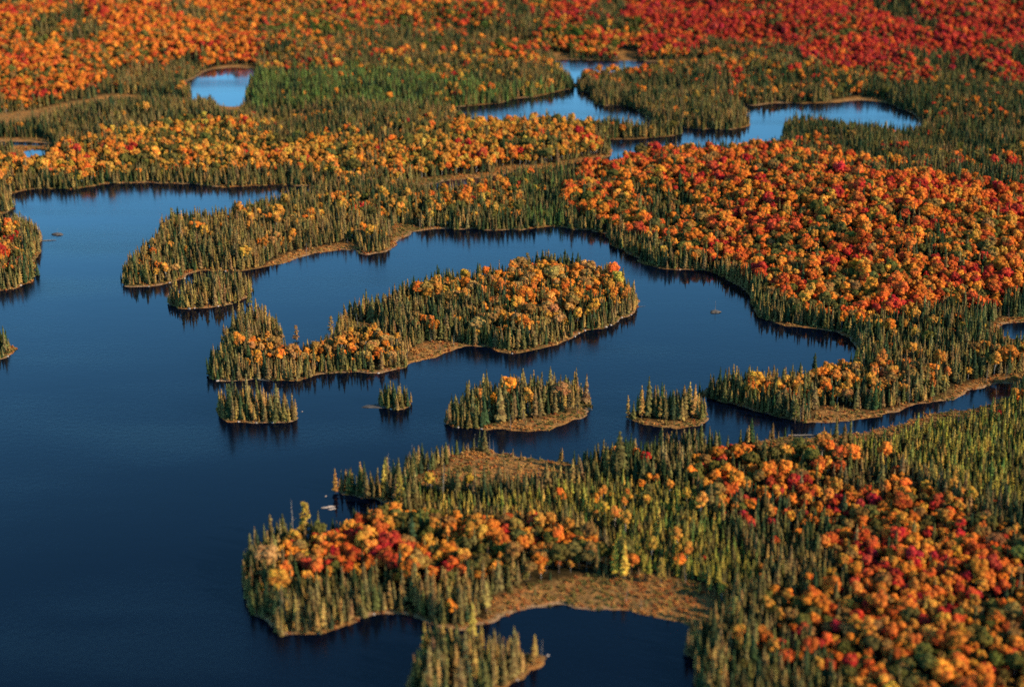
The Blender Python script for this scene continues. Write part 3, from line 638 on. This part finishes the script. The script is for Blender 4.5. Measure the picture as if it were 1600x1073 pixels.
# conifers
for spc in sorted({r[3] for r in REG} | {DEF[3]}):
    ids = [i for i in range(-1, len(REG)) if reg(i)[3] == spc]
    X, Y = jgrid(spc, .45)
    d = samp(SD, X, Y); mr = samp(marsh, X, Y)
    edge = -.2 + 4.5 * vnoise(X, Y, 12, 81) * sstep(.35, .7, vnoise(X, Y, 45, 82))
    hN = vnoise(X, Y, 40, 83)
    k = classify(X, Y, height(X, Y) + 6)
    m = (d > edge) & np.isin(k, ids) & (mr < .25) & (RNG.random(X.shape) < .62 + .34 * sstep(.25, .5, vnoise(X, Y, 11, 85)))
    X, Y, k, d, hN = X[m], Y[m], k[m], d[m], hN[m]
    frr = np.array([reg(i)[1] for i in range(-1, len(REG))])[k + 1]
    keep = np.zeros(len(X), bool)
    for i in range(len(X)):
        dd = kb.find((X[i], Y[i], 0))[2]
        if dd < (2.2 if frr[i] < .8 else 2.9): continue
        keep[i] = sp_kd.find((X[i], Y[i], 0))[2] > 1.8
    X, Y, k, d, hN = X[keep], Y[keep], k[keep], d[keep], hN[keep]
    for i in np.unique(k):
        r = reg(i); q = np.where(k == i)[0]; P = CON[r[4]]; n = len(q)
        rk = np.clip(fnoise(X[q], Y[q], 30, 84) * .55 + RNG.random(n) * .45, 0, 1); rk = np.argsort(np.argsort(rk)) / max(1, n)
        cum = np.cumsum([p[1] for p in P]); c = np.searchsorted(cum / cum[-1], rk, side='right').clip(0, len(P) - 1)
        s = (RNG.normal(.84, .25, n).clip(.3, 1.6) + (hN[q] - .5) * .4) * r[5] * (.82 + .18 * sstep(0, 9, d[q]))
        for j, (colr, _) in enumerate(P):
            w_ = c == j; kind = r[6]
            if kind == 'spruce_tree' and colr in (LB, LG): kind = 'larch_tree'
            lar = w_ & (d[q] < 7) & (RNG.random(n) < .16)
            w2 = w_ & ~lar
            put(kind, X[q][w2], Y[q][w2], s[w2], RNG.normal(1, .14, w2.sum()).clip(.7, 1.4), [colr])
            put('larch_tree', X[q][lar], Y[q][lar], s[lar], 1.0, [LB])
# stunted trees scattered in the marshes
X, Y = jgrid(4.2, .48); mr = samp(marsh, X, Y); d = samp(SD, X, Y)
m = (mr >= .25) & (d > 2) & (RNG.random(X.shape) < .2 + .6 * sstep(.5, .8, vnoise(X, Y, 25, 90)) * (1 - .6 * mr))
X, Y = X[m], Y[m]; n = len(X); r_ = RNG.random(n)
put('young_spruce_tree', X[r_ < .55], Y[r_ < .55], RNG.uniform(.3, .8, (r_ < .55).sum()), 1.0, [SB])
q = (r_ >= .55) & (r_ < .86); put('larch_tree', X[q], Y[q], RNG.uniform(.2, .6, q.sum()), .8, [LB])
# bare dead trees along shores and marsh edges
X, Y = jgrid(7, .49); mr = samp(marsh, X, Y); d = samp(SD, X, Y); _, vv, _ = proj(X, Y, 0 * X)
q = (d > .8) & ((d < 6) | ((mr > .12) & (mr < .9))) & (RNG.random(X.shape) < .16) & (vv > 330)
q &= (RNG.random(X.shape) < 1.0)
put('dead_tree', X[q], Y[q], RNG.uniform(.45, 1.1, q.sum()), 1.0, [(.4, .4, .4)], .06)
for px, py, hh in [(458, 832, 20), (606, 748, 16), (645, 726, 12), (655, 728, 9), (692, 782, 19), (668, 765, 14), (742, 702, 9), (765, 705, 10), (771, 706, 7), (842, 762, 11), (826, 765, 9), (1118, 487, 8), (89, 366, 5), (716, 622, 7), (62, 372, 8), (23, 322, 10), (635, 622, 9), (1016, 645, 8), (906, 735, 11), (498, 837, 9), (560, 515, 12), (720, 452, 10), (563, 500, 13)]:
    x, y = unproj(px, py); put('dead_tree', np.array([x]), np.array([y]), hh / 9, .9, [(.4, .4, .4)], .05)
T = {k: np.concatenate(v) for k, v in T.items() if v}

# ------------------------------------------------------------------ the largest in view become objects of their own, the rest one mass of each kind
def props(o, label, cat, group=None, kind=None):
    if label: o['label'] = label
    if cat: o['category'] = cat
    if group: o['group'] = group
    if kind: o['kind'] = kind

ONES = 'first second third fourth fifth sixth seventh eighth ninth tenth eleventh twelfth thirteenth fourteenth fifteenth sixteenth seventeenth eighteenth nineteenth'.split()
TENS = ['', '', 'twent', 'thirt', 'fort', 'fift', 'sixt', 'sevent', 'eight', 'ninet']
def ordinal(n):
    if n > 100: return 'hundred-and-' + ordinal(n - 100) if n > 100 else 'hundredth'
    if n == 100: return 'hundredth'
    if n < 20: return ONES[n - 1]
    t, o = divmod(n, 10)
    return TENS[t] + 'ieth' if o == 0 else TENS[t] + 'y-' + ONES[o - 1]

LAND = [('on the small wooded islet at the lower edge', 740, 1050), ('on the wooded point left of the pond', 470, 960), ('on the lake side of the red maple stand', 430, 890), ('in the red maple stand beside the big lake', 600, 860), ('in the stand above the brown marsh', 760, 880), ('behind the wooded point by the pond', 650, 930),
 ('at the top end of the brown marsh', 930, 880), ('in the young spruces above the brown marsh', 1050, 850), ('at the dark right bank of the pond', 1110, 1030), ('right of the brown marsh and its shadow', 1180, 940), ('in the mixed woods under the pink maple', 1280, 1000), ('at the foot of the right-hand woods', 1450, 1050), ('near the lower right corner', 1570, 1050),
 ('in the thick of the right-hand autumn woods', 1420, 920), ('by the right border below the reds', 1570, 930), ('in the gold and red slope on the right', 1500, 820), ('in the upper right autumn slope', 1330, 760), ('between young spruces and the autumn slope', 1200, 820), ('among the first reds above the young spruces', 1180, 730), ('under the spruces by the right border', 1570, 730),
 ('along the winding creek', 1420, 650), ('behind the open brown marsh point', 800, 770), ('on the narrow spit by the pale rock', 560, 760), ('by the lone tall spruce', 970, 740), ('in the middle of the young spruce flat', 900, 800), ('on the gold and dark round island', 800, 500), ('on the low western island', 480, 560), ('on the island above the marsh point', 800, 640), ('on the islet beside the right peninsula', 1050, 650),
 ('on the small dark western islet', 400, 640), ('on the right peninsula', 1250, 620), ('on the long upper peninsula', 400, 390), ('on the orange hill', 1250, 400), ('at the bend of the right lake shore', 1150, 460), ('beyond the big lake', 300, 250), ('on the left shore of the big lake', 20, 400), ('on the tiny rocky islet', 620, 632)]
LAND_XY = np.array([(a, b) for _, a, b in LAND], float)

def colour_word(c):
    r, g, b = c
    if r > .3:
        if g < .045: return 'crimson' if b > .026 else 'bright red'
        if g < .10: return 'red orange'
        if g < .175: return 'orange'
        return 'golden'
    if r > .2 and g > .12 and g / r < .75: return 'tan golden'
    if r / max(g, .001) > 1.55: return 'brown'
    if r > .13: return 'yellow green' if g / r > .8 else 'bronze'
    if g > .09 and g > r * 1.2: return 'bright green'
    if r < .06: return 'dark green'
    return 'olive' if r / g < 1.2 else 'khaki'

GROUPS = {'spruce_tree': 'spruces in the woods and along the shores', 'young_spruce_tree': 'slender young spruces on the wet flats', 'larch_tree': 'larches along the shores', 'maple_tree': 'maples in autumn colour', 'birch_tree': 'golden birches', 'oak_tree': 'olive and brown oaks', 'pine_tree': 'tall ragged pines', 'dead_tree': 'bare dead trees'}
NOUN = {'spruce_tree': 'spruce', 'young_spruce_tree': 'young spruce', 'larch_tree': 'larch', 'maple_tree': 'maple', 'birch_tree': 'birch', 'oak_tree': 'oak', 'pine_tree': 'pine', 'dead_tree': 'dead tree'}
BASEH = {'spruce_tree': 12, 'young_spruce_tree': 7, 'larch_tree': 11, 'maple_tree': 12, 'birch_tree': 12.5, 'oak_tree': 11.5, 'pine_tree': 20, 'dead_tree': 9}

def gn_mass(name, rows, col, label, cat='forest'):
    me = bpy.data.meshes.new(name); me.from_pydata(rows[:, :3].tolist(), [], [])
    a = me.attributes.new('vid', 'INT', 'POINT'); a.data.foreach_set('value', rows[:, 9].astype(np.int32))
    a = me.attributes.new('scl', 'FLOAT_VECTOR', 'POINT'); a.data.foreach_set('vector', np.column_stack([rows[:, 3], rows[:, 3], rows[:, 4]]).ravel())
    a = me.attributes.new('rot', 'FLOAT_VECTOR', 'POINT'); a.data.foreach_set('vector', np.column_stack([rows[:, 10], 0 * rows[:, 10], rows[:, 5]]).ravel())
    a = me.attributes.new('tint', 'FLOAT_COLOR', 'POINT'); a.data.foreach_set('color', np.column_stack([rows[:, 6:9], np.ones(len(rows))]).ravel())
    o = bpy.data.objects.new(name, me); COL.objects.link(o); props(o, label, cat, kind='stuff')
    ng = bpy.data.node_groups.new(name, 'GeometryNodeTree')
    ng.interface.new_socket('Geometry', in_out='INPUT', socket_type='NodeSocketGeometry'); ng.interface.new_socket('Geometry', in_out='OUTPUT', socket_type='NodeSocketGeometry')
    gi = ng.nodes.new('NodeGroupInput'); go = ng.nodes.new('NodeGroupOutput'); iop = ng.nodes.new('GeometryNodeInstanceOnPoints'); ci = ng.nodes.new('GeometryNodeCollectionInfo')
    ci.inputs['Collection'].default_value = col; ci.inputs['Separate Children'].default_value = True; ci.inputs['Reset Children'].default_value = True
    iop.inputs['Pick Instance'].default_value = True
    def at(nm, ty):
        x = ng.nodes.new('GeometryNodeInputNamedAttribute'); x.data_type = ty; x.inputs['Name'].default_value = nm; return x.outputs[0]
    ng.links.new(gi.outputs[0], iop.inputs['Points']); ng.links.new(ci.outputs[0], iop.inputs['Instance'])
    ng.links.new(at('vid', 'INT'), iop.inputs['Instance Index']); ng.links.new(at('rot', 'FLOAT_VECTOR'), iop.inputs['Rotation']); ng.links.new(at('scl', 'FLOAT_VECTOR'), iop.inputs['Scale'])
    ng.links.new(iop.outputs[0], go.inputs[0])
    md = o.modifiers.new('scatter', 'NODES'); md.node_group = ng
    return o

N_MAX = 290
taken_label = set()
for kind, A in T.items():
    H_ = A[:, 4] * BASEH[kind]
    u, v, zc = proj(A[:, 0], A[:, 1], A[:, 2] + H_ * .75)
    size = H_ / zc * FPX * np.where((u > 4) & (u < 1596) & (v > 6) & (v < 1066), 1, 0)
    order = np.argsort(-size); top = order[:N_MAX]; top = top[size[top] > 0]; rest = np.setdiff1d(np.arange(len(A)), top)
    # label each: zone, then its place among the same kind there
    zone = np.argmin(((u[top, None] - LAND_XY[None, :, 0]) ** 2 + (1.5 * (v[top, None] - LAND_XY[None, :, 1])) ** 2), 1)
    for z_ in np.unique(zone):
        mem = top[zone == z_]; mem = mem[np.argsort(u[mem])]
        tall = mem[np.argmax(H_[mem])]
        hs = H_[mem]
        for n_i, i in enumerate(mem):
            r = A[i]; hgt = H_[i]; md_ = BASEH[kind]
            size_w = 'tall' if hgt > md_ * 1.15 else 'small' if hgt < md_ * .85 else 'mid-sized'
            cw = colour_word(r[6:9]) if kind != 'dead_tree' else ('grey bare' if n_i % 2 else 'pale bare')
            if len(mem) == 1: lab = '%s %s %s %s' % (size_w, cw, NOUN[kind], LAND[z_][0])
            elif i == tall and len(mem) > 2: lab = '%s %s %s, tallest %s' % (size_w, cw, NOUN[kind], LAND[z_][0])
            else: lab = '%s %s %s %s, %s from left' % (size_w, cw, NOUN[kind], LAND[z_][0], ordinal(n_i + 1))
            if len(lab.split()) > 16: lab = lab.replace(', ', ' ').replace(size_w + ' ', '', 1)
            cm, tm = LIB[kind][1][int(r[9])]
            if cm is None:
                root = bpy.data.objects.new(kind, tm); COL.objects.link(root)
            else:
                root = bpy.data.objects.new(kind, None); COL.objects.link(root)
                c = bpy.data.objects.new('crown', cm); COL.objects.link(c); c.parent = root; c['tint'] = [float(q) for q in r[6:9]]
                t = bpy.data.objects.new('trunk', tm); COL.objects.link(t); t.parent = root
            root.location = r[:3]; root.rotation_euler = (r[10], 0, r[5]); root.scale = (r[3], r[3], r[4])
            props(root, lab, 'tree', GROUPS[kind])
    if len(rest):
        gn_mass(kind.replace('_tree', '') + '_forest', A[rest], LIB[kind][0], 'mass of distant %s trees growing over the hills, shores and islands' % NOUN[kind].replace(' tree', ''))

# ------------------------------------------------------------------ marsh grass and low shrubs
bcol = bpy.data.collections.new('tuft_forms')
for i in range(5):
    me = build_mesh('grass_tuft', [(bush_mesh(R_(i + 400), 1.0), 0)], [M_GRASS]); o = bpy.data.objects.new('tuft_form_%02d' % i, me); bcol.objects.link(o)
X, Y = jgrid(1.7, .49); mr = samp(marsh, X, Y); d = samp(SD, X, Y); zf = 1 - sstep(3, 10, d)
_, vv, _ = proj(X, Y, 0 * X)
m = (d > .5) & (vv > 230) & (RNG.random(X.shape) < np.maximum(mr * (.25 + .6 * vnoise(X, Y, 9, 95)), zf * .5))
X, Y = X[m], Y[m]; n = len(X); pal = np.array([(.48, .19, .055), (.52, .27, .085), (.42, .135, .045), (.27, .17, .05), (.15, .13, .04)])
cl = np.clip(fnoise(X, Y, 20, 96) * 1.6 - .3 + RNG.normal(0, .22, n), 0, .999); col = pal[(cl * 5).astype(int)] * RNG.normal(1, .12, (n, 1))
s = RNG.uniform(.5, 1.25, n)
G = np.column_stack([X, Y, height(X, Y) - .1, s * 1.15, s * RNG.uniform(.5, 1.2, n), RNG.uniform(0, 6.28, n), col, RNG.integers(0, 5, n), 0 * s])
gn_mass('marsh_grass', G, bcol, 'rusty and tan grass and low shrubs on the marshes and banks', 'grass')

# ------------------------------------------------------------------ boulders, fallen logs
def rock_mesh(seed, name='boulder', mt=M_ROCK, s=(1, 1, .6)):
    R = R_(seed); b = bmesh.new(); bmesh.ops.create_icosphere(b, subdivisions=3, radius=1)
    for v in b.verts:
        p = v.co.copy(); k_ = 1 + .38 * (mnoise.noise(p * 1.1 + Vector((seed * 3.1, 0, 0)))) + .16 * mnoise.noise(p * 2.9 + Vector((0, seed, 0)))
        v.co = Vector((p.x * k_ * s[0], p.y * k_ * s[1], p.z * k_ * s[2]))
    me = bpy.data.meshes.new(name); b.to_mesh(me); b.free(); me.materials.append(mt); return me
RK = [rock_mesh(i, s=(1.1, .8, .5 + .1 * (i % 3))) for i in range(6)]
def place(name, me, px, py, size, rz, label, cat, group=None, z=0.0, tilt=(0, 0)):
    x, y = unproj(px, py); o = bpy.data.objects.new(name, me); COL.objects.link(o); o.location = (x, y, z); o.scale = size if isinstance(size, tuple) else (size,) * 3; o.rotation_euler = (tilt[0], tilt[1], rz)
    props(o, label, cat, group); return o
SH = kdtree.KDTree(len(pts))
for i, p in enumerate(pts): SH.insert((p[0], p[1], 0), i)
SH.balance()
ROCKS = [(973,497,1.7,'pale boulder on the right shore of the round island'),(985,492,1.5,'white boulder near the right tip of the round island'),(962,502,1.2,'small boulder below the right tip of the round island'),(955,508,2.2,'long pale rock ledge on the round island shore'),(953,512,1.8,'bright boulder on the lower shore of the round island'),(917,518,1.8,'pale boulder on the jutting corner of the round island'),(905,521,1.6,'pinkish boulder at the corner of the round island'),(903,527,1.5,'pinkish boulder below the corner of the round island'),
 (509,775,1.0,'small white rock alone in the water by the spit'),(748,673,1.4,'white boulder at the foot of the island shore above the marsh point'),(722,675,1.6,'pale boulder at the left shore of the island above the marsh point'),(472,643,.8,'small white rock in the water beside the dark western islet'),(402,659,1.6,'pale flat boulder on the dark western islet'),(372,656,1.5,'white boulder on the lower left of the dark western islet'),(426,662,1.3,'pale boulder below the middle of the dark western islet'),
 (334,599,1.8,'pale boulder at the left tip of the low western island'),(404,595,1.6,'whitish boulder on the low western island shore'),(590,586,1.5,'grey boulder under the spruces of the low western island'),(610,641,1.4,'white rock on the tiny rocky islet'),(1067,425,1.3,'white rock below the bend of the right lake shore'),(294,484,1.8,'pale boulder on the south shore of the small wooded point'),(305,482,1.4,'white boulder on the small wooded point'),(340,478,1.5,'pale boulder near the east end of the small wooded point'),
 (268,444,1.6,'pale boulder under the long upper peninsula'),(232,450,1.4,'grey boulder on the left tip shore of the upper peninsula'),(290,436,1.8,'whitish boulder where the upper peninsula bends'),(350,426,1.6,'pale rock in the gap below the upper peninsula'),(10,558,1.8,'pale boulder on the leftmost small point'),(30,446,1.7,'pale boulder on the left shore below the red trees'),(66,373,1.4,'pale rock at the tip of the left shore'),
 (861,1025,1.4,'pale rock on the right tip of the lower islet'),(806,1058,1.3,'pale rock on the lower shore of the lower islet'),(592,965,1.2,'pale rock on the shore of the wooded point'),(500,993,1.2,'brown boulder on the wooded point shore'),(738,980,1.2,'pale rock beside the channel by the lower islet'),(921,640,1.3,'tan boulder on the marshy tip of the island above the point'),(1100,666,1.3,'tan boulder at the right end of the islet beside the peninsula'),(1058,689,1.3,'pale rock by the little brown clearing'),(800,550,1.4,'grey boulder under the middle of the round island'),(882,726,1.0,'pale rock on the shore of the open brown marsh')]
for i, (px, py, s, lab) in enumerate(ROCKS):
    o = place('boulder', RK[i % 6], px, py, s * .48, i * 1.7, lab, 'rock', 'pale granite boulders along the shores', z=.06 * s)
    if 'in the water' not in lab:
        q = SH.find((o.location.x, o.location.y, 0))[0]; o.location.x, o.location.y = q[0], q[1] + .3 * s
place('rock_ledge', RK[1], 513, 792, (3.0, .9, .8), -.0 + .35, 'long pinkish white rock lying in the water off the spit', 'rock', z=.05)
place('rock_ledge', RK[2], 519, 795, (1.7, .7, .5), .5, 'smaller pinkish rock just beside the long pink one', 'rock', z=0)
DR = rock_mesh(31, 'islet_rock', M_DARKROCK, (1, 1, .35))
place('islet_rock', DR, 1117.5, 487.5, (3.6, 2.6, 2.4), .3, 'dark rock islet with a bare snag in the lake', 'rock', z=.2)
place('islet_rock', DR, 590, 634.5, (9, 3.2, 1.5), .12, 'low dark rock spit at the left end of the tiny islet', 'rock', z=0)
place('islet_rock', DR, 89.5, 366.5, (4.4, 3.0, 2.2), -.2, 'dark flat rock islet off the left shore', 'rock', z=.2)
def log_mesh(seed, l=9):
    R = R_(seed); mb = MB(); tube(mb, [(-l / 2, 0, 0), (0, R.normal(0, .15), .1), (l / 2, 0, .05)], [.28, .2, .07], 6)
    for k_ in range(5):
        x = R.uniform(-.1, .45) * l; tube(mb, [(x, 0, .1), (x + .5, R.choice([-1, 1]) * R.uniform(.6, 1.4), R.uniform(.1, .7))], [.06, .02], 4)
    return build_mesh('log', [(mb.data(), 0)], [M_DEAD])
LG_M = [log_mesh(i + 600, 8 + i) for i in range(4)]
LOGS = [(239,284.5,11,-.8,'white fallen log angled on the far lake shore'),(76,376,11,.15,'pale fallen log reaching into the water from the left shore'),(1078,689,16,0.02,'bright straight log along the edge of the little brown clearing'),(1260,680,16,.03,'long pale log on the near bank of the creek mouth'),(411,594,9,-.3,'white fallen trunk on the low western island shore'),(500,578,10,1.1,'white leaning trunk at the low western island notch'),(1003,479,4,.2,'short pale log at the right tip of the round island'),(797,709,7,-.4,'pale log stub on the marsh point shore')]
for i, (px, py, l, rz, lab) in enumerate(LOGS):
    place('fallen_log', LG_M[i % 4], px, py, l / 9, rz, lab, 'log', z=.12)
print('TREES', {k: len(v) for k, v in T.items()}, 'tufts', len(G))
